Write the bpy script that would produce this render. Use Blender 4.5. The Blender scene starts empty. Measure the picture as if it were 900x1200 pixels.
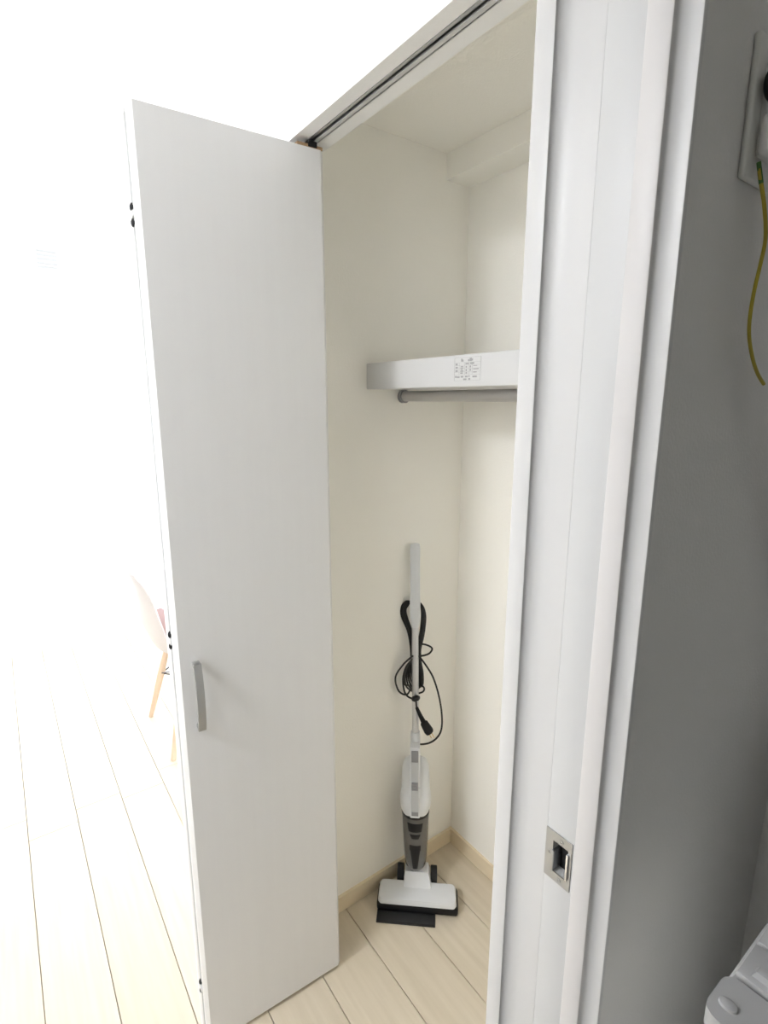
import bpy, bmesh, math, random
from mathutils import Vector, Matrix

random.seed(7)
S = bpy.context.scene
COL = S.collection

# ------------------------------------------------------------------ camera
H = 1.5
F_PX, TILT, AZ = 626.0, math.atan(132 / 626.0), math.radians(35.952)
cam = bpy.data.cameras.new('camera')
cam.sensor_fit = 'VERTICAL'
cam.sensor_height = 36.0
cam.lens = F_PX / 1200.0 * 36.0
cam.clip_start = 0.01
cam_o = bpy.data.objects.new('camera', cam)
COL.objects.link(cam_o)
fh = Vector((-math.cos(AZ), math.sin(AZ), 0))
rt = Vector((math.sin(AZ), math.cos(AZ), 0))
fw = fh * math.cos(TILT) + Vector((0, 0, -math.sin(TILT)))
up = fh * math.sin(TILT) + Vector((0, 0, math.cos(TILT)))
mw = Matrix((rt, up, -fw)).transposed().to_4x4()
mw.translation = Vector((0, 0, H))
cam_o.matrix_world = mw
S.camera = cam_o

# ------------------------------------------------------------------ light and exposure
S.view_settings.view_transform = 'Standard'
S.view_settings.look = 'None'
S.view_settings.gamma = 1.0
S.view_settings.use_curve_mapping = False
S.view_settings.exposure = 0.25
WORLD_STRENGTH = 6.2
FILL_STRENGTH = 58.0
world = bpy.data.worlds.new('overcast_sky')
S.world = world
world.use_nodes = True
bg = world.node_tree.nodes['Background']
bg.inputs[0].default_value = (0.835, 0.885, 1.0, 1)
bg.inputs[1].default_value = WORLD_STRENGTH
S.cycles.max_bounces = 16
S.cycles.diffuse_bounces = 10
S.cycles.transparent_max_bounces = 16
S.cycles.use_denoising = True
# portal in the balcony window: guides the sky's own light, adds none
pl = bpy.data.lights.new('window_portal', 'AREA')
pl.shape = 'RECTANGLE'
pl.size, pl.size_y = 1.95, 2.6
pl.cycles.is_portal = True
plo = bpy.data.objects.new('window_portal', pl)
COL.objects.link(plo)
plo.location = (-3.80, 0.58, 0.98)
plo.rotation_euler = (0, math.radians(-90), 0)


# ------------------------------------------------------------------ materials
def mat(name, color, rough=0.5, metal=0.0, bump=None, vary=None, spec=0.5, coat=0.0):
    m = bpy.data.materials.new(name)
    m.use_nodes = True
    nt = m.node_tree
    b = nt.nodes['Principled BSDF']
    b.inputs['Base Color'].default_value = (*color, 1)
    b.inputs['Roughness'].default_value = rough
    b.inputs['Metallic'].default_value = metal
    b.inputs['Specular IOR Level'].default_value = spec
    b.inputs['Coat Weight'].default_value = coat
    tc = nt.nodes.new('ShaderNodeTexCoord')
    if vary:                                   # (scale xyz, amount)
        mp = nt.nodes.new('ShaderNodeMapping')
        mp.inputs['Scale'].default_value = vary[0]
        nt.links.new(tc.outputs['Object'], mp.inputs[0])
        n = nt.nodes.new('ShaderNodeTexNoise')
        n.inputs['Scale'].default_value = 1.0
        n.inputs['Detail'].default_value = 6
        nt.links.new(mp.outputs[0], n.inputs['Vector'])
        mx = nt.nodes.new('ShaderNodeMix')
        mx.data_type = 'RGBA'
        a = vary[1]
        mx.inputs[6].default_value = (*[c * (1 - a) for c in color], 1)
        mx.inputs[7].default_value = (*[min(1, c * (1 + a)) for c in color], 1)
        nt.links.new(n.outputs['Fac'], mx.inputs[0])
        nt.links.new(mx.outputs[2], b.inputs['Base Color'])
    if bump:                                   # (scale, strength, distance)
        n2 = nt.nodes.new('ShaderNodeTexNoise')
        n2.inputs['Scale'].default_value = bump[0]
        n2.inputs['Detail'].default_value = 4
        nt.links.new(tc.outputs['Object'], n2.inputs['Vector'])
        bp = nt.nodes.new('ShaderNodeBump')
        bp.inputs['Strength'].default_value = bump[1]
        bp.inputs['Distance'].default_value = bump[2]
        nt.links.new(n2.outputs['Fac'], bp.inputs['Height'])
        nt.links.new(bp.outputs[0], b.inputs['Normal'])
    return m


M_WALL = mat('white_wallpaper', (0.86, 0.857, 0.845), 0.85, bump=(260, 0.25, 0.002), spec=0.2)
M_CREAM = mat('cream_wallpaper', (0.905, 0.887, 0.83), 0.85, bump=(240, 0.3, 0.002),
              vary=((3, 3, 3), 0.015), spec=0.2)
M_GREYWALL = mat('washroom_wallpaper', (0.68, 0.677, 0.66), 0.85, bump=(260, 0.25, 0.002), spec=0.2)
M_CEIL = mat('ceiling_paper', (0.86, 0.86, 0.85), 0.9, bump=(200, 0.2, 0.002), spec=0.2)
M_DOOR = mat('white_door_laminate', (0.74, 0.738, 0.735), 0.42, vary=((60, 60, 2.5), 0.02),
             bump=(90, 0.05, 0.001))
M_FRAME = mat('white_frame_laminate', (0.585, 0.583, 0.578), 0.4, vary=((50, 50, 2), 0.012))
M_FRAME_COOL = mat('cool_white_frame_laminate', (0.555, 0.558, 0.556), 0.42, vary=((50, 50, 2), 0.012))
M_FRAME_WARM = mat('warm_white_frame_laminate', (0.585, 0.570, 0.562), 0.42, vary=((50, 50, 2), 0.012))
M_SHELF = mat('white_melamine', (0.61, 0.61, 0.605), 0.35)
M_ALU = mat('brushed_aluminium', (0.62, 0.62, 0.63), 0.35, 1.0, vary=((4, 200, 200), 0.08))
M_DARKALU = mat('dark_track_slot', (0.05, 0.05, 0.05), 0.5)
M_STEEL = mat('satin_steel', (0.42, 0.425, 0.43), 0.42, 1.0)
M_CHROME = mat('chrome', (0.75, 0.75, 0.76), 0.15, 1.0)
M_FOLDSHADE = mat('fold_gap_shade_grey', (0.42, 0.42, 0.42), 0.6)  # grey tone for the shade in the fold gap
M_SOFFIT = mat('bright_soffit_laminate', (0.86, 0.86, 0.85), 0.5)
M_TUBE = mat('satin_tube', (0.66, 0.66, 0.67), 0.34, 0.85)
M_HANDLE = mat('satin_grey_handle', (0.50, 0.50, 0.49), 0.38, 0.75)
M_RAIL = mat('grey_rail', (0.48, 0.47, 0.46), 0.35, 0.5)
M_GAPSHADE = mat('brown_gap_shade', (0.34, 0.22, 0.12), 0.9, vary=((300, 300, 300), 0.4))  # brown tone for the shade between door top and soffit
M_BLACK = mat('black_plastic', (0.010, 0.010, 0.011), 0.5, spec=0.3)
M_BLACKMATT = mat('black_rubber', (0.015, 0.015, 0.016), 0.65)
M_CORD = mat('black_cord', (0.010, 0.010, 0.010), 0.55)
M_VWHITE = mat('vacuum_white_plastic', (0.70, 0.715, 0.73), 0.32)
M_VGREY = mat('vacuum_light_grey_plastic', (0.50, 0.51, 0.52), 0.4)
M_VDGREY = mat('vacuum_button_grey', (0.26, 0.26, 0.27), 0.45)
M_CUP = mat('smoked_dust_cup', (0.11, 0.107, 0.104), 0.2, coat=0.3)
M_GOLD = mat('brass_prong', (0.75, 0.55, 0.22), 0.3, 1.0)
M_BASEB = mat('cream_baseboard', (0.78, 0.67, 0.49), 0.45, vary=((3, 3, 60), 0.04))
M_CHAIR = mat('pale_pink_white_shell', (0.56, 0.525, 0.51), 0.4)
M_LEGWOOD = mat('pale_beech', (0.66, 0.50, 0.36), 0.5, vary=((80, 80, 4), 0.08))
M_WIRE = mat('dark_wire', (0.10, 0.10, 0.11), 0.4, 0.8)
M_CUSHION = mat('dusty_pink_fabric', (0.42, 0.28, 0.26), 0.9, bump=(500, 0.4, 0.002))
M_WMTOP = mat('washer_grey_white', (0.36, 0.36, 0.36), 0.4)
M_WM = mat('washer_white', (0.80, 0.80, 0.79), 0.35)
M_PLATE = mat('outlet_plate_ivory', (0.70, 0.70, 0.67), 0.4)
M_YELLOW = mat('earth_wire_yellow', (0.40, 0.32, 0.03), 0.5)
M_GREEN = mat('earth_wire_green', (0.06, 0.16, 0.03), 0.5)
M_HOSE = mat('grey_pink_cable', (0.55, 0.50, 0.49), 0.5)
M_INK = mat('grey_ink', (0.34, 0.34, 0.34), 0.7)
M_PAPER = mat('sticker_paper', (0.62, 0.62, 0.61), 0.5)
M_DARKFLOOR = mat('floor_underlay', (0.30, 0.25, 0.19), 0.9)
M_VINYL = mat('washroom_vinyl', (0.11, 0.095, 0.08), 0.5, vary=((4, 4, 4), 0.05))
M_SASH = mat('white_sash', (0.82, 0.82, 0.82), 0.35)

# planks: pale maple with grain, each a little different
M_PLANK = bpy.data.materials.new('pale_maple_plank')
M_PLANK.use_nodes = True
nt = M_PLANK.node_tree
b = nt.nodes['Principled BSDF']
b.inputs['Roughness'].default_value = 0.38
tc = nt.nodes.new('ShaderNodeTexCoord')
oi = nt.nodes.new('ShaderNodeObjectInfo')
ad = nt.nodes.new('ShaderNodeVectorMath'); ad.operation = 'ADD'
sc = nt.nodes.new('ShaderNodeVectorMath'); sc.operation = 'SCALE'
sc.inputs[0].default_value = (7, 13, 5)
nt.links.new(oi.outputs['Random'], sc.inputs['Scale'])
nt.links.new(tc.outputs['Object'], ad.inputs[0]); nt.links.new(sc.outputs[0], ad.inputs[1])
mp = nt.nodes.new('ShaderNodeMapping'); mp.inputs['Scale'].default_value = (4, 60, 60)
nt.links.new(ad.outputs[0], mp.inputs[0])
nz = nt.nodes.new('ShaderNodeTexNoise'); nz.inputs['Scale'].default_value = 1; nz.inputs['Detail'].default_value = 7
nt.links.new(mp.outputs[0], nz.inputs['Vector'])
rp = nt.nodes.new('ShaderNodeValToRGB')
rp.color_ramp.elements[0].position = 0.25; rp.color_ramp.elements[0].color = (0.59, 0.515, 0.395, 1)
rp.color_ramp.elements[1].position = 0.75; rp.color_ramp.elements[1].color = (0.67, 0.595, 0.475, 1)
nt.links.new(nz.outputs['Fac'], rp.inputs[0])
hs = nt.nodes.new('ShaderNodeHueSaturation')
mr = nt.nodes.new('ShaderNodeMapRange')
mr.inputs[3].default_value = 0.96; mr.inputs[4].default_value = 1.04
nt.links.new(oi.outputs['Random'], mr.inputs[0]); nt.links.new(mr.outputs[0], hs.inputs['Value'])
nt.links.new(rp.outputs[0], hs.inputs['Color']); nt.links.new(hs.outputs[0], b.inputs['Base Color'])

# sheer curtain: half the light straight through, half scattered
M_SHEER = bpy.data.materials.new('sheer_white_curtain')
M_SHEER.use_nodes = True
nt = M_SHEER.node_tree
nt.nodes.remove(nt.nodes['Principled BSDF'])
out = nt.nodes['Material Output']
tr = nt.nodes.new('ShaderNodeBsdfTransparent')
tl = nt.nodes.new('ShaderNodeBsdfTranslucent'); tl.inputs[0].default_value = (0.9, 0.9, 0.9, 1)
df = nt.nodes.new('ShaderNodeBsdfDiffuse'); df.inputs[0].default_value = (0.9, 0.9, 0.9, 1)
m1 = nt.nodes.new('ShaderNodeMixShader'); m1.inputs[0].default_value = 0.35
nt.links.new(tl.outputs[0], m1.inputs[1]); nt.links.new(df.outputs[0], m1.inputs[2])
m2 = nt.nodes.new('ShaderNodeMixShader'); m2.inputs[0].default_value = 0.5
nt.links.new(tr.outputs[0], m2.inputs[1]); nt.links.new(m1.outputs[0], m2.inputs[2])
nt.links.new(m2.outputs[0], out.inputs[0])

M_GLASS = bpy.data.materials.new('window_glass')
M_GLASS.use_nodes = True
nt = M_GLASS.node_tree
nt.nodes.remove(nt.nodes['Principled BSDF'])
out = nt.nodes['Material Output']
tr = nt.nodes.new('ShaderNodeBsdfTransparent'); tr.inputs[0].default_value = (0.96, 0.97, 0.97, 1)
gl = nt.nodes.new('ShaderNodeBsdfGlossy'); gl.inputs['Roughness'].default_value = 0.02
m1 = nt.nodes.new('ShaderNodeMixShader'); m1.inputs[0].default_value = 0.05
nt.links.new(tr.outputs[0], m1.inputs[1]); nt.links.new(gl.outputs[0], m1.inputs[2])
nt.links.new(m1.outputs[0], out.inputs[0])

M_FILL = bpy.data.materials.new('fill_light_diffuser')  # glow of the added hall fill light
M_FILL.use_nodes = True
nt = M_FILL.node_tree
nt.nodes.remove(nt.nodes['Principled BSDF'])
em = nt.nodes.new('ShaderNodeEmission')
em.inputs[0].default_value = (0.98, 1.0, 1.05, 1); em.inputs[1].default_value = FILL_STRENGTH
nt.links.new(em.outputs[0], nt.nodes['Material Output'].inputs[0])


# ------------------------------------------------------------------ mesh helpers
def box(bm, x0, x1, y0, y1, z0, z1, mx=None):
    vs = [bm.verts.new(p) for p in ((x0, y0, z0), (x1, y0, z0), (x1, y1, z0), (x0, y1, z0),
                                    (x0, y0, z1), (x1, y0, z1), (x1, y1, z1), (x0, y1, z1))]
    fs = [bm.faces.new([vs[i] for i in f]) for f in
          ((3, 2, 1, 0), (4, 5, 6, 7), (0, 1, 5, 4), (1, 2, 6, 5), (2, 3, 7, 6), (3, 0, 4, 7))]
    if mx is not None:
        bmesh.ops.transform(bm, matrix=mx, verts=vs)
    return vs


def bevel_box(bm, x0, x1, y0, y1, z0, z1, r, seg=2, mx=None, axes='xyz'):
    t = bmesh.new()
    box(t, x0, x1, y0, y1, z0, z1)
    es = []
    for e in t.edges:
        d = e.verts[1].co - e.verts[0].co
        ax = 'xyz'[max(range(3), key=lambda i: abs(d[i]))]
        if ax in axes:
            es.append(e)
    bmesh.ops.bevel(t, geom=es, offset=r, segments=seg, profile=0.5, affect='EDGES')
    if mx is not None:
        t.transform(mx)
    me = bpy.data.meshes.new('tmp'); t.to_mesh(me); t.free()
    bm.from_mesh(me); bpy.data.meshes.remove(me)


def loft(bm, rings, cap=True):
    rv = [[bm.verts.new(p) for p in r] for r in rings]
    n = len(rings[0])
    for a, c in zip(rv[:-1], rv[1:]):
        for i in range(n):
            j = (i + 1) % n
            bm.faces.new((a[i], a[j], c[j], c[i]))
    if cap:
        bm.faces.new(list(reversed(rv[0])))
        bm.faces.new(rv[-1])


def ring(z, rx, ry, cx=0, cy=0, n=24, p=2.0):
    r = []
    for i in range(n):
        a = 2 * math.pi * i / n
        c, s = math.cos(a), math.sin(a)
        r.append((cx + rx * math.copysign(abs(c) ** (2 / p), c), cy + ry * math.copysign(abs(s) ** (2 / p), s), z))
    return r


def tube(bm, pts, rad, n=8, smooth=6, closed=False):
    """round tube along a Catmull-Rom curve; rad is a number or one per control point"""
    P = [Vector(p) for p in pts]
    R = rad if isinstance(rad, (list, tuple)) else [rad] * len(P)
    Q, RR = [], []
    if smooth > 1 and len(P) > 2:
        for i in range(len(P) - 1):
            p0, p1, p2, p3 = P[max(i - 1, 0)], P[i], P[i + 1], P[min(i + 2, len(P) - 1)]
            for k in range(smooth):
                t = k / smooth
                Q.append(0.5 * ((2 * p1) + (p2 - p0) * t + (2 * p0 - 5 * p1 + 4 * p2 - p3) * t * t
                                + (3 * p1 - p0 - 3 * p2 + p3) * t ** 3))
                RR.append(R[i] * (1 - t) + R[i + 1] * t)
        Q.append(P[-1]); RR.append(R[-1])
    else:
        Q, RR = P, list(R)
    rings = []
    prev = None
    for i, q in enumerate(Q):
        d = (Q[min(i + 1, len(Q) - 1)] - Q[max(i - 1, 0)])
        d = d.normalized() if d.length > 1e-9 else Vector((0, 0, 1))
        if prev is None:
            u = d.orthogonal().normalized()
        else:
            u = prev - d * prev.dot(d)
            u = u.normalized() if u.length > 1e-6 else d.orthogonal().normalized()
        prev = u
        v = d.cross(u)
        rings.append([q + (u * math.cos(2 * math.pi * k / n) + v * math.sin(2 * math.pi * k / n)) * RR[i]
                      for k in range(n)])
    loft(bm, rings)


def obj(name, bm, material, parent=None, smooth=False, mx=None):
    if mx is not None:
        bm.transform(mx)
    bmesh.ops.recalc_face_normals(bm, faces=bm.faces)
    me = bpy.data.meshes.new(name)
    bm.to_mesh(me); bm.free()
    me.materials.append(material)
    if smooth:
        for p in me.polygons:
            p.use_smooth = True
        try:
            me.set_sharp_from_angle(angle=math.radians(40))
        except Exception:
            pass
    o = bpy.data.objects.new(name, me)
    COL.objects.link(o)
    if parent:
        o.parent = parent
    return o


def tag(o, label, cat=None, group=None, kind=None):
    o['label'] = label
    if cat: o['category'] = cat
    if group: o['group'] = group
    if kind: o['kind'] = kind
    return o


def empty(name, loc, rz=0.0):
    o = bpy.data.objects.new(name, None)
    o.empty_display_size = 0.1
    COL.objects.link(o)
    o.location = loc
    o.rotation_euler = (0, 0, rz)
    return o


def struct(name, boxes, material, label, cat, parent=None, smooth=False):
    bm = bmesh.new()
    for bx in boxes:
        box(bm, *bx)
    o = obj(name, bm, material, parent, smooth)
    if parent is None:
        tag(o, label, cat, kind='structure')
    return o


def bbox_obj(name, dims, material, parent, r=0.002, seg=2, axes='xyz', mx=None):
    bm = bmesh.new()
    bevel_box(bm, *dims, r, seg, axes=axes)
    return obj(name, bm, material, parent, smooth=True, mx=mx)


# ------------------------------------------------------------------ the shell
XF, XL, XR = -3.70, -1.15, -0.36        # window wall, closet left wall, closet right wall
YW, YB = 0.533, 1.12                    # closet front plane, closet back wall
XT, YT = -0.2388, 0.927                 # washroom wall and its far corner
Y0, Y1 = -1.50, 2.00                    # extent of the bright room
ZH, ZR, ZC, ZS = 2.234, 2.41, 2.12, 1.99   # hall, room and closet ceilings, closet soffit

floor = struct('floor', [(XF - .1, XT - .06, Y0 - .1, Y1 + .1, -.06, -.006)], M_DARKFLOOR,
               'pale maple plank floor running from the closet out to the bright room', 'floor')
# planks along X, 151.5 mm wide, joints out of sight near the washroom end
PITCH, GAP = 0.1515, 0.0020
cache = {}
row = 0
y = 0.686 - PITCH * 14
while y < Y1:
    stag = (-.52, -.40, -.47, -.43)[row % 4]
    cuts = [XT - .06, stag, stag - 1.6, XF]
    for xa, xb in zip(cuts[1:], cuts[:-1]):
        ln = round(xb - xa - GAP, 4)
        if ln not in cache:
            bm = bmesh.new()
            bevel_box(bm, -ln / 2, ln / 2, -(PITCH - GAP) / 2, (PITCH - GAP) / 2, -.006, 0, .0007, 1, axes='xy')
            o = obj('plank', bm, M_PLANK, floor)
            cache[ln] = o.data
        else:
            o = bpy.data.objects.new('plank', cache[ln]); COL.objects.link(o); o.parent = floor
        o.location = ((xa + xb) / 2, y + PITCH / 2, 0)
    y += PITCH
    row += 1
struct('floor_washroom', [(XT - .06, 1.30, -1.0, YT + .08, -.06, 0)], M_VINYL,
       'dark brown vinyl floor of the unlit washroom beside the closet', 'floor')

# closet walls
struct('wall_left', [(XL - .0699, XL, YW + .0771, YB + .1, 0, ZR)], M_CREAM,
       'cream papered left side wall of the closet behind the vacuum cleaner', 'wall')
struct('wall_back', [(XL, XR, YB, YB + .1, 0, ZR)], M_CREAM,
       'cream papered back wall of the closet behind the shelf', 'wall')
struct('wall_right', [(XR, XR + .02, YW, YB, 0, ZC)], M_CREAM,
       'cream papered right side wall of the closet hidden by the door frame', 'wall')
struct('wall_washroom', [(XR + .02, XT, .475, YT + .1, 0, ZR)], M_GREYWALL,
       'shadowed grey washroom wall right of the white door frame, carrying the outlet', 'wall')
struct('ceiling_closet', [(XL, XR, YW + .077, YB, ZC, ZC + .06)], M_CREAM,
       'cream ceiling inside the closet', 'ceiling')
struct('trim_beam', [(XL, XR, 1.035, YB, 2.058, ZC)], M_CREAM,
       'shallow boxed beam along the top of the closet back wall', 'beam')
# front wall over the opening, its lower lip carries the folding door track
struct('wall_front', [(XL - .07, XR + .02, YW, YW + .026, ZS, ZR), (XL - .07, XR + .02, YW + .026, YW + .077, 2.016, ZR),
                      (XL - .0699, XL, YW, YW + .077, 0, ZS), (XL, -1.085, YW + .004, YW + .072, 0, ZS)], M_WALL,
       'white wall above the closet opening', 'wall')
hd = struct('trim_header', [(-1.085, XR, YW + .050, YW + .077, ZS, 2.016)], M_SOFFIT,
            'pale soffit strip behind the folding door track', 'trim')
struct('trim_jamb', [(-1.085, -1.072, YW, YW + .077, 0, ZS)], M_FRAME,
       'white left jamb of the closet behind the folded door', 'trim')

# folding door track in the soffit: U channel with two lips and a dark slot
trk = empty('door_track', (0, 0, ZS))
tag(trk, 'grey aluminium folding door track set into the soffit over the closet opening', 'track')
bm = bmesh.new()
ya = YW + .0265
box(bm, -1.084, XR, ya, ya + .0225, .018, .0205)
box(bm, -1.084, XR, ya, ya + .0018, -.001, .018)
box(bm, -1.084, XR, ya + .0207, ya + .0225, -.001, .018)
box(bm, -1.084, XR, ya + .0018, ya + .0050, -.001, .0012)
obj('channel', bm, M_ALU, trk)
bm = bmesh.new()
box(bm, -1.084, XR, ya + .0118, ya + .0190, -.0012, .0010)
obj('lip', bm, M_FRAME, trk)
bm = bmesh.new()
box(bm, -1.084, XR, ya + .0018, ya + .0207, .0155, .0178)
obj('slot_lining', bm, M_DARKALU, trk)

# hall and bright room
struct('ceiling_hall', [(XL - .07, XT + .02, Y0, YW, ZH, ZR + .06)], M_CEIL,
       'lowered white ceiling of the hall in front of the closet', 'ceiling')
struct('ceiling_room', [(XF, XL - .07, Y0, Y1, ZR, ZR + .06)], M_CEIL,
       'white ceiling of the bright room beyond the closet', 'ceiling')
WY0, WY1, WZ0, WZ1 = -.70, 1.86, .02, 1.93
struct('wall_far', [(XF - .12, XF, Y0, WY0, 0, ZR), (XF - .12, XF, WY1, Y1, 0, ZR),
                    (XF - .12, XF, WY0, WY1, WZ1, ZR), (XF - .12, XF, WY0, WY1, -.05, WZ0)], M_WALL,
       'white window wall at the far end of the bright room', 'wall')
struct('wall_side', [(XF, XL - .07, Y1, Y1 + .1, 0, ZR)], M_WALL,
       'white side wall of the bright room beyond the closet', 'wall')
struct('wall_opposite', [(XF, XT, Y0 - .1, Y0, 0, ZR)], M_WALL,
       'white wall across the hall from the closet', 'wall')
# washroom shell around the camera and its doorway
struct('wall_doorway', [(XR, XT, Y0, -.46, 0, ZH), (XR, XT, -.46, .475, 2.07, ZH)], M_WALL,
       'wall around the washroom doorway', 'wall')
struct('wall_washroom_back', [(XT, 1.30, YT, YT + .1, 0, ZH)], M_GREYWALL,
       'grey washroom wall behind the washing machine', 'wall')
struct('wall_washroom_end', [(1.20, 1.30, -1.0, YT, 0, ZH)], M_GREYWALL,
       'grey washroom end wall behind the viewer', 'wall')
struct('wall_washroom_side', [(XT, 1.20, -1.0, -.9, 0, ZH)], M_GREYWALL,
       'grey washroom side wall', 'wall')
struct('ceiling_washroom', [(XT + .02, 1.30, -1.0, YT + .1, ZH, ZH + .06)], M_CEIL,
       'ceiling of the dark washroom', 'ceiling')

# closet baseboards
struct('baseboard_left', [(XL, XL + .009, YW + .08, YB, 0, .052)], M_BASEB,
       'cream baseboard along the closet left wall', 'baseboard')
struct('baseboard_back', [(XL + .009, XR, YB - .009, YB, 0, .052)], M_BASEB,
       'cream baseboard along the closet back wall', 'baseboard')
struct('baseboard_right', [(XR - .009, XR, YW + .08, YB - .009, 0, .052)], M_BASEB,
       'cream baseboard along the closet right wall', 'baseboard')

# ------------------------------------------------------------------ washroom door frame with its strike plate
fr = empty('trim_frame', (-.31, .47, 0))
tag(fr, 'white washroom door frame post between the closet and the dark wall', 'door frame', kind='structure')
FX = Matrix.Translation((.31, -.47, 0))


def frame_part(name, boxes, m, r=.0012):
    bm = bmesh.new()
    for bx in boxes:
        bevel_box(bm, *bx, r, 2, axes='z')
    return obj(name, bm, m, fr, smooth=True, mx=FX)


def profile_part(name, pts, m):
    bm = bmesh.new()
    loft(bm, [[(x, y_, z) for x, y_ in pts] for z in (0, ZF)])
    return obj(name, bm, m, fr, smooth=True, mx=FX)


def cove(x0, y0, x1, y1, n=10):                # hollow curve from a +X facing side into a -Y facing face
    return [(x1 - (x1 - x0) * math.cos(k * math.pi / 2 / n), y0 + (y1 - y0) * math.sin(k * math.pi / 2 / n)) for k in range(n + 1)]


ZF = 2.03
frame_part('casing', [(-.3847, -.362, .452, .5325, 0, ZF)], M_FRAME)
profile_part('door_stop', cove(-.3619, .4535, -.340, .4622) + [(-.3166, .4625), (-.3166, .475), (-.3619, .475)], M_FRAME)
PX0, PX1, PZ0, PZ1 = -.3065, -.2870, .968, 1.008          # pocket for the latch
frame_part('rebate', [(-.3166, -.2798, .4626, .475, 0, PZ0), (-.3166, -.2798, .4626, .475, PZ1, ZF),
                      (-.3166, PX0, .4626, .475, PZ0, PZ1), (PX1, -.2798, .4626, .475, PZ0, PZ1)], M_FRAME_COOL, .0003)
frame_part('edge_board', [(-.2798, -.257, .4600, .475, 0, ZF)], M_FRAME_WARM, .0018)
profile_part('inner_casing', cove(-.2570, .4632, XT - .002, .4700) + [(XT - .0006, .4703), (XT, .4712), (XT, .475), (-.2570, .475)], M_FRAME)
bm = bmesh.new()                                            # steel strike plate with an opening
X0, X1, Z0, Z1, yf = -.3166, -.2825, .9565, 1.0195, .4612
for bx in ((X0, PX0, Z0, Z1), (PX1, X1, Z0, Z1), (PX0, PX1, Z0, PZ0), (PX0, PX1, PZ1, Z1)):
    box(bm, bx[0], bx[1], yf, .4627, bx[2], bx[3])
sp = obj('strike_plate', bm, M_STEEL, fr, mx=FX)
sp['label'] = 'small steel strike plate with a dark latch opening'
bm = bmesh.new()
box(bm, PX0, PX1, .4735, .4745, PZ0, PZ1)
obj('latch_pocket', bm, M_BLACKMATT, sp, mx=FX)
bm = bmesh.new()
bevel_box(bm, PX0 - .0008, PX0 + .0030, .4590, .4735, PZ0 + .002, PZ1 - .012, .0008, 2)
obj('latch_keeper', bm, M_STEEL, sp, smooth=True, mx=FX)
bm = bmesh.new()
bevel_box(bm, PX1 - .0012, PX1 + .0016, .4590, .4625, PZ0 + .002, PZ1 - .004, .0006, 2)
obj('lip', bm, M_CHROME, sp, smooth=True, mx=FX)
for (sx, sz, sr) in ((-.2965, 1.0130, .0030), (-.2965, .9620, .0030), (-.3098, .9905, .0034)):
    bm = bmesh.new()
    loft(bm, [[(sx + sr * k * math.cos(a * math.pi / 8), .4612 - d, sz + sr * k * math.sin(a * math.pi / 8)) for a in range(16)]
              for k, d in ((1, 0), (.9, .0006), (.45, .0008), (.40, .0002))])
    obj('screw', bm, M_STEEL, sp, smooth=True, mx=FX)

# head of the door frame and the post out of sight on the viewer's side
bm = bmesh.new()
bevel_box(bm, -.3847, XT, -.46, .475, 2.0301, 2.07, .001, 1)
o = obj('trim_head', bm, M_FRAME, None); tag(o, 'white head of the washroom door frame', 'door frame', kind='structure')

# ------------------------------------------------------------------ folding closet door
PF, PN = Vector((-1.006, .586, 0)), Vector((-1.0245, .236, 0))
door = empty('door_1', (PF.x, PF.y, 0))
tag(door, 'white two-panel folding closet door standing folded open', 'door', kind='structure')
ang = math.atan2(PN.y - PF.y, PN.x - PF.x)
W = (PN - PF).length
# local frame: x from pivot edge to fold edge, y towards the second panel (away from the viewer), z up
DM = Matrix.Rotation(ang, 4, 'Z')
ZB, ZT, TH = .012, 1.974, .028
Yb = -1  # behind = local -y
def dpart(name, bm, m, parent=door, smooth=True):
    return obj(name, bm, m, parent, smooth, mx=DM)


bm = bmesh.new()
bevel_box(bm, 0, W, -TH, 0, ZB, ZT - .003, .008, 1, axes='z')
p1 = dpart('door_panel', bm, M_DOOR)
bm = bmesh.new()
box(bm, .003, .056, -TH + .003, -.001, ZT - .003, ZT + .003)  # strip stands in for the shade in the gap under the soffit
e1 = dpart('gap_shade_strip', bm, M_GAPSHADE, p1); e1['label'] = 'brown strip coloured as the shade in the gap above the door'
bm = bmesh.new()
bevel_box(bm, -.012, W + .002, -2 * TH - .009, -TH - .009, ZB, ZT - .003, .003, 3, axes='z')
p2 = dpart('door_panel', bm, M_DOOR)
bm = bmesh.new()
box(bm, .02, W - .0004, -TH - .0088, -TH - .0002, ZB + .002, ZT - .012)  # grey strip stands in for the shaded gap between the panels
sl = dpart('fold_gap_shade', bm, M_FOLDSHADE); sl['label'] = 'grey strip coloured as the shade in the fold between the two panels'
# upper pivot pin into the track, and lower pivot
bm = bmesh.new()
tube(bm, [(.022, -TH / 2, ZT - .004), (.022, -TH / 2, ZS + .012)], .005, 12, 1)
dpart('pivot_pin', bm, M_BLACK)
bm = bmesh.new()
bevel_box(bm, .014, .034, -TH + .003, -.0006, ZT - .002, ZT + .010, .001, 1)
dpart('pivot_plate', bm, M_BLACK)
# arched pull handle on the front panel
hx, hz0, hz1 = W - .037, .840, .986
hd_ = None
N = 14
rings = []
for i in range(N + 1):
    t = i / N
    z = hz0 + (hz1 - hz0) * t
    bow = .016 + .010 * math.sin(math.pi * t)
    w, th = .0075, .0035
    rings.append([(hx - w, bow - th, z), (hx + w, bow - th, z), (hx + w, bow + th, z), (hx - w, bow + th, z)])
bm = bmesh.new()
loft(bm, rings)
hnd = dpart('handle', bm, M_HANDLE)
hnd['label'] = 'satin grey arched pull handle'
for z in (hz0, hz1 - .009):
    bm = bmesh.new()
    bevel_box(bm, hx - .0072, hx + .0072, -.0002, .0175, z, z + .009, .0012, 2)
    dpart('handle_post', bm, M_HANDLE, hnd)
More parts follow.
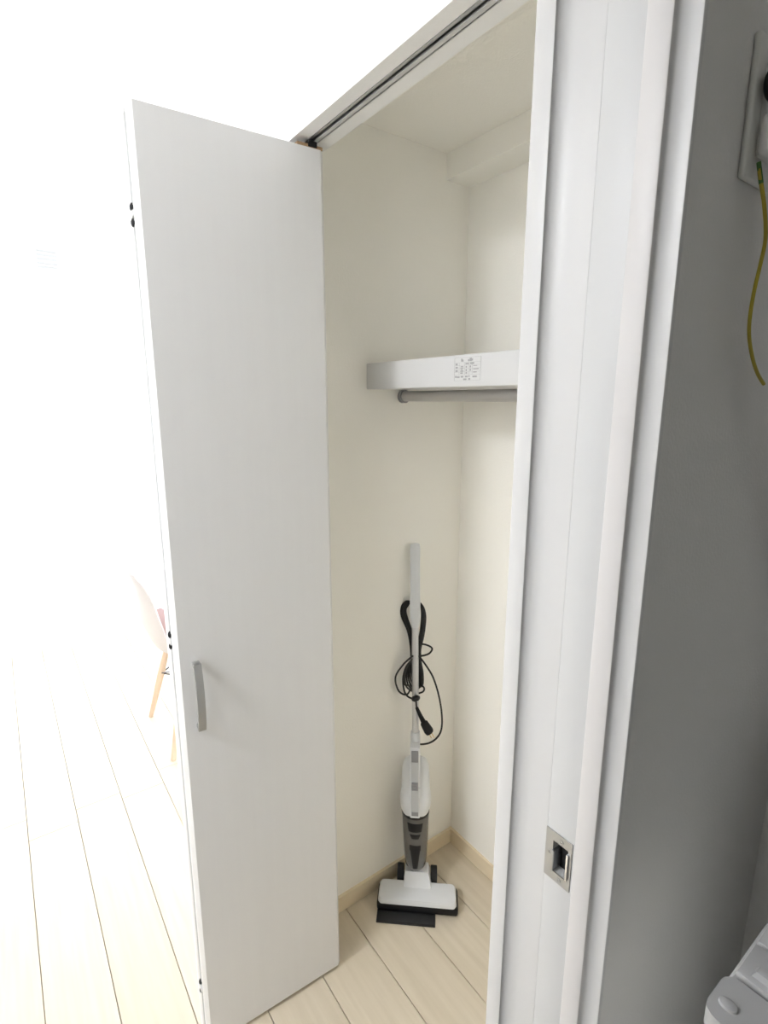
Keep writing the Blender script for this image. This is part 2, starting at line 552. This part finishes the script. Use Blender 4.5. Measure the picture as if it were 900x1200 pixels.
# three fold hinges between the panels on the fold edge
for z in (1.807, 1.027, .157):
    bm = bmesh.new()
    bevel_box(bm, W - .004, W + .0030, -TH - .014, -TH + .008, z - .0055, z + .0055, .001, 2)
    hg = dpart('hinge', bm, M_FRAME)
    for dz in (-.0122, .0122):
        bm = bmesh.new()
        tube(bm, [(W - .0005, -TH - .0045, z + dz - .006), (W - .0005, -TH - .0045, z + dz - .002), (W - .0005, -TH - .0045, z + dz + .002),
                  (W - .0005, -TH - .0045, z + dz + .007)], [.0030, .0050, .0050, .0022], 10, 3)
        dpart('knuckle', bm, M_BLACK, hg)

# ------------------------------------------------------------------ closet shelf, its sticker, hanging rail
bm = bmesh.new()
bevel_box(bm, XL, XR, .780, YB, 1.525, 1.588, .0025, 2, axes='x')
shelf = obj('closet_shelf', bm, M_SHELF, None, smooth=True)
tag(shelf, 'thick white closet shelf with a small printed sticker on its front edge', 'shelf')
sx0, sx1, sz0, sz1, sy = -.830, -.755, 1.5365, 1.5825, .7796
bm = bmesh.new()
box(bm, sx0, sx1, sy, .7801, sz0, sz1)
st = obj('notice_sticker', bm, M_PAPER, shelf)
st['label'] = 'white sticker with a small grey printed table'
bm = bmesh.new()


def mark(u0, u1, v0, v1):               # u to the right, v downwards, both 0..1 on the sticker
    box(bm, sx0 + (sx1 - sx0) * u0, sx0 + (sx1 - sx0) * u1, sy - .0003, sy + .0002,
        sz1 - (sz1 - sz0) * v1, sz1 - (sz1 - sz0) * v0)


ln = .007
for v in (.01, .22, .34, .48, .62, .74, .985):
    mark(.01, .99, v, v + ln)
for u in (.01, .985):
    mark(u, u + .008, .01, .99)
for u in (.19, .40, .56, .68):
    mark(u, u + .007, .22, .74)
for a in ((.26, .31, .06, .18), (.31, .35, .10, .19), (.52, .57, .10, .19), (.58, .66, .05, .19), (.66, .70, .09, .17),   # title
          (.05, .13, .25, .33), (.05, .14, .39, .46), (.05, .14, .53, .61),                                           # row heads
          (.25, .35, .37, .41), (.24, .36, .43, .47), (.25, .33, .50, .54), (.24, .36, .56, .61),
          (.44, .49, .38, .45), (.44, .49, .51, .59), (.59, .64, .37, .45), (.59, .64, .51, .59), (.43, .55, .25, .31), (.60, .75, .24, .31),
          (.72, .86, .37, .40), (.72, .92, .50, .54), (.72, .85, .63, .67), (.24, .34, .64, .70), (.44, .50, .64, .70),
          (.04, .10, .78, .86), (.11, .22, .80, .87), (.26, .36, .79, .86), (.42, .52, .79, .86), (.55, .60, .78, .84), (.70, .86, .80, .87),
          (.36, .48, .90, .97), (.55, .62, .89, .97)):
    mark(*a)
obj('printed_table', bm, M_INK, st)

bm = bmesh.new()
tube(bm, [(XL, .895, 1.508), (XR, .895, 1.508)], .0135, 20, 1)
rail = obj('hanging_rail', bm, M_RAIL, None, smooth=True)
tag(rail, 'grey metal clothes rail fixed close under the closet shelf', 'rail')
for x0, x1 in ((XL, XL + .012), (XR - .012, XR)):
    bm = bmesh.new()
    tube(bm, [(x0, .895, 1.5075), (x0 + .010 if x0 == XL else x1 - .010, .895, 1.5075), (x1, .895, 1.5075)]
         if x0 == XL else [(x1, .895, 1.5075), (x0, .895, 1.5075)], .0172, 20, 1)
    obj('end_socket', bm, M_VDGREY, rail, smooth=True)

# ------------------------------------------------------------------ stick vacuum cleaner
VC = Vector((-1.027, .869, 0))
VA = math.radians(48.6)
vac = empty('stick_vacuum', VC, VA)
tag(vac, 'white and grey stick vacuum cleaner leaning in the closet corner', 'vacuum cleaner')
rot = Matrix.Rotation(-VA, 3, 'Z')
A0 = rot @ (Vector((-1.070, .897, .082)) - VC)
A1 = rot @ (Vector((-1.130, .928, 1.103)) - VC)
zu = (A1 - A0).normalized()
xu = (Vector((1, 0, 0)) - zu * zu.x).normalized()
yu = zu.cross(xu)
AX = Matrix((xu, yu, zu)).transposed().to_4x4()
AX.translation = A0                       # body frame: x sideways, y to the wall, z along the stick


def vpart(name, bm, m, parent=vac, smooth=True, body=True):
    return obj(name, bm, m, parent, smooth, mx=AX if body else None)


# floor head
bm = bmesh.new()
bevel_box(bm, -.120, .122, -.036, .039, .004, .034, .008, 3)
vpart('head_base', bm, M_BLACK, body=False)
bm = bmesh.new()
R1 = []
for z, dx, dy in ((.026, .1165, .0365), (.038, .1165, .0365), (.046, .113, .033), (.048, .106, .026)):
    r = []
    for cx, cy, a0 in ((1, 1, 0), (-1, 1, 90), (-1, -1, 180), (1, -1, 270)):
        for k in range(5):
            a = math.radians(a0 + k * 22.5)
            rr = .011
            r.append((cx * (dx - rr) + rr * math.cos(a), .002 + cy * (dy - rr) + rr * math.sin(a), z))
    R1.append(r)
loft(bm, R1)
vpart('head_cover', bm, M_VWHITE, body=False)
# neck: wedge from the head up to the cup
bm = bmesh.new()
loft(bm, [[(-.043, .010, .030), (.043, .010, .030), (.043, .028, .030), (-.043, .028, .030)],
          [(-.042, .008, .046), (.042, .008, .046), (.042, .040, .036), (-.042, .040, .036)],
          [(-.041, .024, .070), (.036, .024, .070), (.036, .080, .054), (-.041, .080, .054)],
          [(-.039, .030, .086), (.031, .030, .086), (.031, .078, .076), (-.039, .078, .076)]])
vpart('neck', bm, M_VWHITE, body=False)
for sx in (-.0545, .0495):
    bm = bmesh.new()
    tube(bm, [(sx - .010, .074, .030), (sx - .009, .074, .030), (sx + .009, .074, .030), (sx + .010, .074, .030)],
         [.027, .0298, .0298, .027], 22, 1)
    w_ = vpart('wheel', bm, M_BLACKMATT, body=False)
    bm = bmesh.new()
    tube(bm, [(sx - .0105, .074, .030), (sx + .0105, .074, .030)], .011, 14, 1)
    vpart('hub', bm, M_VDGREY, w_, body=False)
bm = bmesh.new()
tube(bm, [(-.060, .074, .030), (.056, .074, .030)], .006, 10, 1)
vpart('axle', bm, M_BLACK, body=False)
# dust cup
bm = bmesh.new()
loft(bm, [ring(.002, .012, .012, n=32), ring(.006, .023, .023, n=32), ring(.018, .031, .031, n=32), ring(.040, .0345, .0345, n=32),
          ring(.100, .0375, .0375, n=32), ring(.165, .040, .040, n=32), ring(.200, .041, .041, n=32)])
cup = vpart('dust_cup', bm, M_CUP)
cup['label'] = 'smoked grey dust cup'


def patch(name, z0, z1, half0, half1, m, base_r, parent, th=.0014):
    bm = bmesh.new()
    n = 10
    rings = []
    for z, hf in ((z0, half0), (z1, half1)):
        outer = [((base_r(z) + th) * math.sin(hf * (2 * i / n - 1)), -(base_r(z) + th) * math.cos(hf * (2 * i / n - 1)), z) for i in range(n + 1)]
        inner = [((base_r(z) - .003) * math.sin(hf * (1 - 2 * i / n)), -(base_r(z) - .003) * math.cos(hf * (1 - 2 * i / n)), z) for i in range(n + 1)]
        rings.append(outer + inner)
    loft(bm, rings)
    return vpart(name, bm, m, parent)


def cup_r(z):
    return .0345 + (.041 - .0345) * max(0, min(1, (z - .04) / .16))


patch('filter_window', .150, .178, .50, .60, M_BLACK, cup_r, cup)
patch('latch_button', .127, .141, .26, .42, M_BLACK, cup_r, cup)
patch('latch_mount', .086, .104, .46, .46, M_BLACK, cup_r, cup)
patch('latch_mount', .024, .086, .20, .40, M_BLACK, lambda z: cup_r(z) - (.0015 if z < .04 else 0), cup)
bm = bmesh.new()
loft(bm, [ring(.192, .0422, .0422, n=32), ring(.206, .0428, .0428, n=32)])
vpart('cup_rim', bm, M_BLACK)
# motor body: rounded shell that narrows upwards
bm = bmesh.new()
loft(bm, [ring(.196, .030, .030, n=32, p=2.3), ring(.200, .0400, .041, n=32, p=2.3), ring(.216, .0455, .0455, n=32, p=2.4), ring(.238, .0475, .046, 0, 0, 32, 2.4),
          ring(.252, .0460, .044, 0, .002, 32, 2.4), ring(.262, .0430, .041, 0, .004, 32, 2.4), ring(.305, .0420, .036, 0, .008, 32, 2.4),
          ring(.335, .0400, .029, 0, .012, 32, 2.4), ring(.352, .0330, .020, 0, .015, 32, 2.2), ring(.360, .0200, .012, 0, .015, 32, 2.0)])
vpart('motor_body', bm, M_VWHITE)
bm = bmesh.new()                          # spine that runs up into the tube
for bx in ((-.0145, .0145, -.049, .010, .205, .300), (-.0142, .0142, -.044, .014, .295, .425)):
    bevel_box(bm, *bx, .004, 3, axes='z')
vpart('spine', bm, M_VWHITE)
for z0, z1, m, nm in ((.222, .392, M_VGREY, 'spine_strip'), (.381, .416, M_VDGREY, 'release_button'), (.294, .316, M_VDGREY, 'power_switch'), (.212, .225, M_VDGREY, 'cup_button')):
    bm = bmesh.new()
    y_ = -.0505 if nm != 'release_button' else -.0465
    if nm == 'spine_strip':
        bevel_box(bm, -.0105, .0105, -.0500, -.040, .222, .301, .001, 1)
        bevel_box(bm, -.0105, .0105, -.0450, -.040, .300, .385, .001, 1)
    elif nm == 'power_switch':
        bevel_box(bm, -.0095, .0095, -.0515, -.042, z0, z1, .0015, 2)
        bevel_box(bm, -.0070, .0070, -.0530, -.048, z0 + .003, z0 + .009, .001, 1)
        bevel_box(bm, -.0070, .0070, -.0530, -.048, z1 - .009, z1 - .003, .001, 1)
    else:
        bevel_box(bm, -.0100, .0100, y_ - .001, -.036, z0, z1, .0015, 2)
    vpart(nm, bm, m)
bm = bmesh.new()
loft(bm, [ring(.415, .0145, .0150, n=20, p=3), ring(.440, .0145, .0150, n=20, p=2.6), ring(.452, .0130, .0135, n=20)])
vpart('collar', bm, M_VWHITE)
bm = bmesh.new()
tube(bm, [(0, 0, .440), (0, 0, .800)], .0100, 20, 1)
vpart('tube', bm, M_TUBE)
# flat handle, tapering into the tube at its lower end
bm = bmesh.new()
loft(bm, [ring(.776, .0105, .0115, n=24, p=3), ring(.800, .0145, .0125, n=24, p=3.4), ring(.855, .0155, .0125, n=24, p=3.6), ring(.870, .0140, .012, n=24, p=3.6),
          ring(.960, .0142, .012, n=24, p=3.6), ring(1.008, .0150, .012, n=24, p=3.6), ring(1.019, .0128, .010, n=24, p=3.2), ring(1.022, .008, .006, n=24)])
vpart('grip', bm, M_VWHITE)
for z, y_ in ((.846, .026), (.585, .026)):          # two hooks the cord is wound on
    bm = bmesh.new()
    tube(bm, [(0, .006, z), (0, .018, z), (0, y_, z + .006 * (1 if z > .7 else -1))], [.006, .0055, .005], 10, 3)
    vpart('cord_hook', bm, M_VWHITE if z > .7 else M_BLACK)


def cpt(px, s, y=-.010):
    return ((px - 486.6) / 402.0, y, s - y * .6)


# power cord: strands of a figure of eight wound behind and beside the tube, then loose arcs
cord_bm = bmesh.new()
CR = .0027
for k in range(6):
    b0 = .004 + .0035 * (k % 3)
    left = [cpt(483.0, .853 + .0015 * k, .010), cpt(475.6 + .55 * k, .852 - .0016 * k, b0), cpt(470.6 + .95 * k, .834 - .001 * k, b0), cpt(470.9 + 1.2 * k, .806, b0),
            cpt(477.5 + .9 * k, .765, b0), cpt(481.0 + .6 * k, .715, b0), cpt(481.0 + .6 * k, .672, b0),
            cpt(474.5 + 1.9 * k, .632 + .004 * k, b0), cpt(476.0 + 1.8 * k, .592 + .007 * k, b0), cpt(486.0 + .4 * k, .575 + .003 * k, .010)]
    tube(cord_bm, left, CR, 7, 5)
    right = [cpt(489.5, .853 + .001 * k, .010), cpt(493.0 + .5 * k, .845 - .001 * k, b0), cpt(494.2 + .75 * k, .820, b0), cpt(494.0 + .85 * k, .795, b0),
             cpt(491.8 + .85 * k, .750, b0), cpt(489.6 + .6 * k, .710, b0), cpt(489.6 + .7 * k, .672, b0),
             cpt(490.8 + .9 * k, .636, b0), cpt(491.0 + .8 * k, .600, b0), cpt(487.0 + .3 * k, .575 + .003 * k, .010)]
    tube(cord_bm, right, CR, 7, 5)
# wide loop at the lower left, the second one inside it
tube(cord_bm, [cpt(484, .686), cpt(474, .662), cpt(464.8, .628), cpt(463.6, .603), cpt(467, .577), cpt(473, .566), cpt(478.5, .570), cpt(482, .590, -.018)], CR, 7, 6)
tube(cord_bm, [cpt(483, .676), cpt(475.5, .648), cpt(472.3, .612), cpt(474, .575), cpt(479, .558), cpt(486, .553, -.018), cpt(490.5, .556, -.018)], CR, 7, 6)
tube(cord_bm, [cpt(481, .66), cpt(474.5, .63), cpt(473.6, .60), cpt(479, .594), cpt(486, .597, .014), cpt(493, .598, .004), cpt(497.0, .588, -.008), cpt(495.8, .577, -.008), cpt(490, .572, .004)], CR, 7, 6)
# small loop on the right
tube(cord_bm, [cpt(489, .724, .004), cpt(497, .723, -.004), cpt(504, .716, -.008), cpt(506.3, .708, -.008), cpt(503, .695, -.008), cpt(496, .688, -.006), cpt(489, .688, .002)], CR, 7, 6)
# long loose arc down to the collar
tube(cord_bm, [cpt(489, .690, .004), cpt(493, .680, -.004), cpt(500, .655, -.010), cpt(507.5, .622, -.010), cpt(513.5, .575, -.006), cpt(517.3, .525, -.002), cpt(518.3, .482, -.002),
               cpt(516.5, .452, -.004), cpt(511, .430, -.008), cpt(503, .416, -.012), cpt(494, .411, -.016), cpt(488.5, .413, -.012)], CR, 7, 6)
# short length from the knot to the plug
tube(cord_bm, [cpt(487, .556, -.018), cpt(488, .540, -.020), cpt(488.8, .522, -.020), cpt(492.0, .504, -.020)], CR, 7, 5)
# tie around the bundle
tube(cord_bm, [cpt(484.3, .551, -.018), cpt(485, .552, -.020), cpt(490, .556, -.020), cpt(491, .556, -.018)], [.004, .0085, .0085, .004], 10, 2)
cord = vpart('power_cord', cord_bm, M_CORD)
cord['label'] = 'black power cord wound in loops around the tube'
bm = bmesh.new()
tube(bm, [cpt(488.5, .526, -.020), cpt(492, .505, -.020), cpt(496.5, .482, -.020), cpt(497.0, .479, -.020), cpt(502.5, .455, -.020), cpt(504.0, .449, -.020)],
     [.0046, .0060, .0076, .0115, .0140, .0120], 12, 2)
plug = vpart('plug', bm, M_BLACK, cord)
bm = bmesh.new()
for dx in (-.0035, .0045):
    a, c = Vector(cpt(503.2, .452, -.020)), Vector(cpt(507.2, .433, -.020))
    d = Vector((dx, 0, dx * .2))
    tube(bm, [a + d, c + d], .0013, 6, 1)
vpart('prongs', bm, M_GOLD, plug)

# flat black nozzle piece under the front of the head
bm = bmesh.new()
bevel_box(bm, -.118, .055, -.070, .002, 0, .0035, .0012, 2)
bevel_box(bm, -.116, .053, -.069, -.037, .003, .009, .002, 2)
fl = obj('flat_nozzle', bm, M_BLACKMATT, None, smooth=True)
fl.location = VC; fl.rotation_euler = (0, 0, VA)
tag(fl, 'flat black plastic plate lying on the floor under the front of the vacuum head', 'nozzle')

# ------------------------------------------------------------------ chair in the bright room
CC = (-2.345, .652, 0)
chair = empty('shell_chair', CC)
tag(chair, 'pale shell chair with splayed beech legs in the bright room behind the door', 'chair')
prof = [(-.280, .815, .045), (-.275, .800, .095), (-.263, .755, .155), (-.251, .700, .190), (-.236, .620, .214), (-.220, .540, .227), (-.196, .470, .234),
        (-.150, .430, .236), (-.06, .418, .236), (.04, .420, .236), (.13, .430, .230), (.20, .436, .213), (.23, .425, .185)]
bm = bmesh.new()
NU = 14
grid_t, grid_b = [], []
for i, (py, pz, hw) in enumerate(prof):
    a = prof[max(i - 1, 0)]; c = prof[min(i + 1, len(prof) - 1)]
    tg = Vector((0, c[0] - a[0], c[1] - a[1])).normalized()
    nrm = Vector((0, -tg.z, tg.y))
    if nrm.z < 0 and i > 6: nrm = -nrm
    if i <= 6 and nrm.y < 0: nrm = -nrm
    curl = (.006, .016, .030, .036, .036, .038, .046, .055, .058, .055, .04, .02, .01)[i]
    rt_, rb_ = [], []
    for k in range(NU + 1):
        u = 2 * k / NU - 1
        p = Vector((u * hw, py, pz)) + nrm * curl * abs(u) ** 2.6
        rt_.append(bm.verts.new(p + nrm * .0)); rb_.append(bm.verts.new(p - nrm * .006))
    grid_t.append(rt_); grid_b.append(rb_)
for i in range(len(prof) - 1):
    for k in range(NU):
        bm.faces.new((grid_t[i][k], grid_t[i][k + 1], grid_t[i + 1][k + 1], grid_t[i + 1][k]))
        bm.faces.new((grid_b[i][k + 1], grid_b[i][k], grid_b[i + 1][k], grid_b[i + 1][k + 1]))
    for k in (0, NU):
        bm.faces.new((grid_t[i][k], grid_t[i + 1][k], grid_b[i + 1][k], grid_b[i][k]))
for g in (0, -1):
    for k in range(NU):
        bm.faces.new((grid_t[g][k], grid_b[g][k], grid_b[g][k + 1], grid_t[g][k + 1]))
obj('shell_seat', bm, M_CHAIR, chair, smooth=True)
legs = {}
for sx in (-1, 1):
    for sy_ in (-1, 1):
        a, c = Vector((sx * .125, sy_ * .095 - .01, .395)), Vector((sx * .197, sy_ * .200, .0))
        legs[(sx, sy_)] = (a, c)
        bm = bmesh.new()
        tube(bm, [a, a.lerp(c, .45), c], [.0125, .0165, .0105], 14, 3)
        for v in bm.verts:
            v.co.z = max(v.co.z, 0)
        obj('leg', bm, M_LEGWOOD, chair, smooth=True)
bm = bmesh.new()
ks = list(legs)
for p in ((-1, -1), (-1, 1), (1, -1), (1, 1)):
    for q in ((-1, -1), (-1, 1), (1, -1), (1, 1)):
        if p < q:
            a = legs[p][0].lerp(legs[p][1], .42); c = legs[q][0].lerp(legs[q][1], .08 if (p[0] != q[0]) != (p[1] != q[1]) else .42)
            tube(bm, [a, c], .0035, 6, 1)
            if (p[0] != q[0]) != (p[1] != q[1]):
                tube(bm, [legs[q][0].lerp(legs[q][1], .42), legs[p][0].lerp(legs[p][1], .08)], .0035, 6, 1)
obj('wire_brace', bm, M_WIRE, chair, smooth=True)
bm = bmesh.new()
for p in ((-1, -1), (-1, 1), (1, -1), (1, 1)):
    a, c = legs[p]
    tube(bm, [a.lerp(c, -.01), Vector((a.x * .8, a.y * .8, .413))], .007, 8, 1)
box(bm, -.12, .12, -.105, .085, .398, .408)
obj('seat_mount', bm, M_WIRE, chair)
# cushion standing against the back of the chair
bm = bmesh.new()
bevel_box(bm, -.14, .14, -.030, .030, 0, .125, .012, 3)
cu = obj('cushion', bm, M_CUSHION, None, smooth=True)
cu.location = (CC[0], CC[1] - .128, .436)
cu.rotation_euler = (math.radians(8), 0, 0)
tag(cu, 'dusty pink cushion standing on the seat of the pale shell chair', 'cushion')

# ------------------------------------------------------------------ balcony window and its curtain
win = empty('window_1', (XF, (WY0 + WY1) / 2, WZ0))
tag(win, 'large white framed sliding window behind the sheer curtain', 'window', kind='structure')
IM = Matrix.Translation((-XF, -(WY0 + WY1) / 2, -WZ0))
bm = bmesh.new()
for bx in ((XF - .11, XF - .01, WY0, WY0 + .03, WZ0, WZ1), (XF - .11, XF - .01, WY1 - .03, WY1, WZ0, WZ1),
           (XF - .11, XF - .01, WY0 + .03, WY1 - .03, WZ0, WZ0 + .03), (XF - .11, XF - .01, WY0 + .03, WY1 - .03, WZ1 - .03, WZ1)):
    box(bm, *bx)
obj('window_frame', bm, M_SASH, win, mx=IM)
ym = (WY0 + WY1) / 2
for ya_, yb_, xs in ((WY0 + .03, ym + .02, XF - .055), (ym - .02, WY1 - .03, XF - .095)):
    bm = bmesh.new()
    for bx in ((xs, xs + .03, ya_, ya_ + .04, WZ0 + .03, WZ1 - .03), (xs, xs + .03, yb_ - .04, yb_, WZ0 + .03, WZ1 - .03),
               (xs, xs + .03, ya_ + .04, yb_ - .04, WZ0 + .03, WZ0 + .09), (xs, xs + .03, ya_ + .04, yb_ - .04, WZ1 - .07, WZ1 - .03)):
        box(bm, *bx)
    sash = obj('sash', bm, M_SASH, win, mx=IM)
    bm = bmesh.new()
    box(bm, xs + .013, xs + .017, ya_ + .04, yb_ - .04, WZ0 + .09, WZ1 - .07)
    obj('pane', bm, M_GLASS, sash, mx=IM)
bm = bmesh.new()
cols = 220
va = []
for z in (.015, .7, 1.4, 1.925):
    va.append([bm.verts.new((XF + .075 + .024 * math.sin(i * .62) * (1.15 - .12 * z) + .006 * math.sin(i * 1.9 + z),
                             WY0 - .06 + (WY1 - WY0 + .12) * i / cols, z)) for i in range(cols + 1)])
for r0, r1 in zip(va[:-1], va[1:]):
    for i in range(cols):
        bm.faces.new((r0[i], r0[i + 1], r1[i + 1], r1[i]))
cur = obj('sheer_curtain', bm, M_SHEER, None, smooth=True)
tag(cur, 'sheer white curtain glowing with daylight across the far window', 'curtain')
bm = bmesh.new()
tube(bm, [(XF + .075, WY0 - .1, 1.938), (XF + .075, WY1 + .1, 1.938)], .011, 10, 1)
cr = obj('curtain_rail', bm, M_SASH, None, smooth=True)
tag(cr, 'thin white curtain rail above the far window', 'curtain rail')
bm = bmesh.new()
bm.free()
for yy in (WY0, ym, WY1):
    bm = bmesh.new()
    bevel_box(bm, XF, XF + .085, yy - .012, yy + .012, 1.945, 1.957, .002, 1)
    obj('bracket', bm, M_SASH, cr)
# square vent high on the window wall
vt = empty('wall_vent', (XF, .36, 2.26))
tag(vt, 'small square white vent high on the far window wall', 'vent')
bbox_obj('cover', (0, .012, -.065, .065, -.065, .065), M_SASH, vt, .004)
bm = bmesh.new()
for k in range(5):
    bevel_box(bm, .011, .018, -.048, .048, -.046 + k * .021, -.036 + k * .021, .001, 1)
obj('louvre', bm, M_VGREY, vt)

# ------------------------------------------------------------------ unseen lamp added on the hall ceiling as fill light (out of frame)
lamp = empty('hall_fill_light', (-.80, -1.05, ZH))
tag(lamp, 'unseen round white fill light added on the hall ceiling', 'lamp')
bm = bmesh.new()
loft(bm, [ring(-.02, .20, .20, n=40), ring(0, .20, .20, n=40)])
obj('base', bm, M_SASH, lamp, smooth=True)
bm = bmesh.new()
loft(bm, [ring(-.075, .10, .10, n=40), ring(-.068, .15, .15, n=40), ring(-.050, .185, .185, n=40), ring(-.02, .195, .195, n=40)])
obj('diffuser', bm, M_FILL, lamp, smooth=True)

# ------------------------------------------------------------------ washing machine
WX0, WX1, WYF, WYB_, WT = -.130, .410, .428, .885, .985
wm = empty('washing_machine', (WX0 + .27, .66, 0))
tag(wm, 'grey-white top-loading washing machine in the dark bottom right corner', 'washing machine')
WM_ = Matrix.Translation((-(WX0 + .27), -.66, 0))


def wpart(name, bm, m, parent=wm):
    return obj(name, bm, m, parent, smooth=True, mx=WM_)


bm = bmesh.new()
bevel_box(bm, WX0, WX1, WYF + .004, WYB_, .03, WT - .020, .022, 5, axes='z')
wpart('cabinet', bm, M_WM)
bm = bmesh.new()                                      # front strip of the top
t = bmesh.new()
bevel_box(bm, WX0 - .001, WX1 + .001, WYF, WYF + .050, WT - .010, WT + .010, .012, 4, axes='z')
wpart('control_strip', bm, M_WMTOP)
bm = bmesh.new()
loft(bm, [ring(WT + .009, .0075, .0055, WX0 + .012, WYF + .019, 16), ring(WT + .0125, .0070, .0050, WX0 + .012, WYF + .019, 16), ring(WT + .0135, .004, .003, WX0 + .012, WYF + .019, 16)])
wpart('power_button', bm, M_WMTOP)
bm = bmesh.new()
bevel_box(bm, WX0, WX1, WYF + .049, WYB_ - .10, WT - .022, WT + .004, .003, 1)
wpart('top_deck', bm, M_WMTOP)
for n_, (a, c) in enumerate(((WYF + .054, WYF + .098), (WYF + .100, WYB_ - .11))):
    bm = bmesh.new()
    bevel_box(bm, WX0 + .004, WX1 - .004, a, c, WT + .003, WT + .013, .003, 2)
    ld = wpart('lid_leaf', bm, M_WMTOP)
    if n_ == 0:
        bm = bmesh.new()
        rr = []
        for z, g in ((WT + .0125, 0), (WT + .0185, .003), (WT + .0195, .006)):
            rr.append([(WX0 + .014 + g, a + .006 + g * .6, z), (WX0 + .055 - g, a + .006 + g * .6, z), (WX0 + .055 - g, a + .018 - g * .6, z), (WX0 + .014 + g, a + .018 - g * .6, z)])
        loft(bm, rr)
        wpart('lid_grip', bm, M_WMTOP, ld)
bm = bmesh.new()
bevel_box(bm, WX0 + .002, WX1 - .002, WYB_ - .108, WYB_, WT - .022, WT + .045, .012, 3)
wpart('back_console', bm, M_WMTOP)
for sx in (WX0 + .04, WX1 - .04):
    for sy_ in (WYF + .04, WYB_ - .04):
        bm = bmesh.new()
        tube(bm, [(sx, sy_, 0), (sx, sy_, .032)], .020, 14, 1)
        wpart('foot', bm, M_BLACKMATT)

# ------------------------------------------------------------------ outlet, plugs and the earth wire on the washroom wall
ol = empty('wall_outlet', (XT, .592, 1.745))
tag(ol, 'ivory wall outlet plate at the upper right of the dark washroom wall', 'outlet')
bm = bmesh.new()
bevel_box(bm, 0, .0060, -.037, .037, -.056, .056, .003, 3)
obj('cover_plate', bm, M_PLATE, ol, smooth=True)
bm = bmesh.new()
bevel_box(bm, .0055, .010, -.020, .020, -.036, .036, .001, 1)
obj('socket_insert', bm, M_PLATE, ol, smooth=True)
bp_ = empty('black_plug', (XT + .010, .5705, 1.7605))
tag(bp_, 'round black plug in the upper socket of the washroom outlet', 'plug')
bm = bmesh.new()
tube(bm, [(0, 0, 0), (.002, 0, 0), (.020, 0, 0), (.028, 0, 0)], [.010, .0125, .0125, .009], 18, 1)
obj('plug_body', bm, M_BLACK, bp_, smooth=True)
bm = bmesh.new()
tube(bm, [(.026, 0, 0), (.040, .006, -.006), (.052, .020, -.025), (.058, .030, -.07)], .0035, 8, 5)
obj('plug_lead', bm, M_BLACK, bp_, smooth=True)
wp = empty('white_plug', (XT + .010, .5785, 1.7215))
tag(wp, 'bulky pale plug with a grey lead below the black plug', 'plug')
bm = bmesh.new()
bevel_box(bm, 0, .030, -.0175, .020, -.018, .018, .007, 4)
obj('plug_body', bm, M_WM, wp, smooth=True)
bm = bmesh.new()
tube(bm, [(.018, .004, -.018), (.018, .005, -.035), (.020, .010, -.06), (.020, .024, -.14), (.018, .080, -.26), (.012, .21, -.42), (.006, .32, -.60)],
     [.0085, .0075, .0055, .005, .005, .005, .005], 10, 5)
obj('plug_lead', bm, M_HOSE, wp, smooth=True)
ew = empty('earth_wire', (XT, .592, 1.70))
tag(ew, 'yellow and green earth wire hanging in a bow below the outlet', 'wire')
bm = bmesh.new()
pts = [(.0122, -.0268, .0011), (.0148, -.0227, -.0156), (.0168, -.014, -.0348), (.0168, -.0037, -.0576), (.0168, -.0072, -.0797), (.0168, -.0126, -.1023),
       (.0168, -.0144, -.1246), (.0168, -.0100, -.1431), (.0168, .0041, -.1617), (.0148, .0265, -.1753), (.0128, .0504, -.1847)]
tube(bm, pts, .0017, 8, 6)
obj('wire', bm, M_YELLOW, ew, smooth=True)
bm = bmesh.new()
tube(bm, pts[:2], .0019, 8, 3)
obj('wire_stripe', bm, M_GREEN, ew, smooth=True)
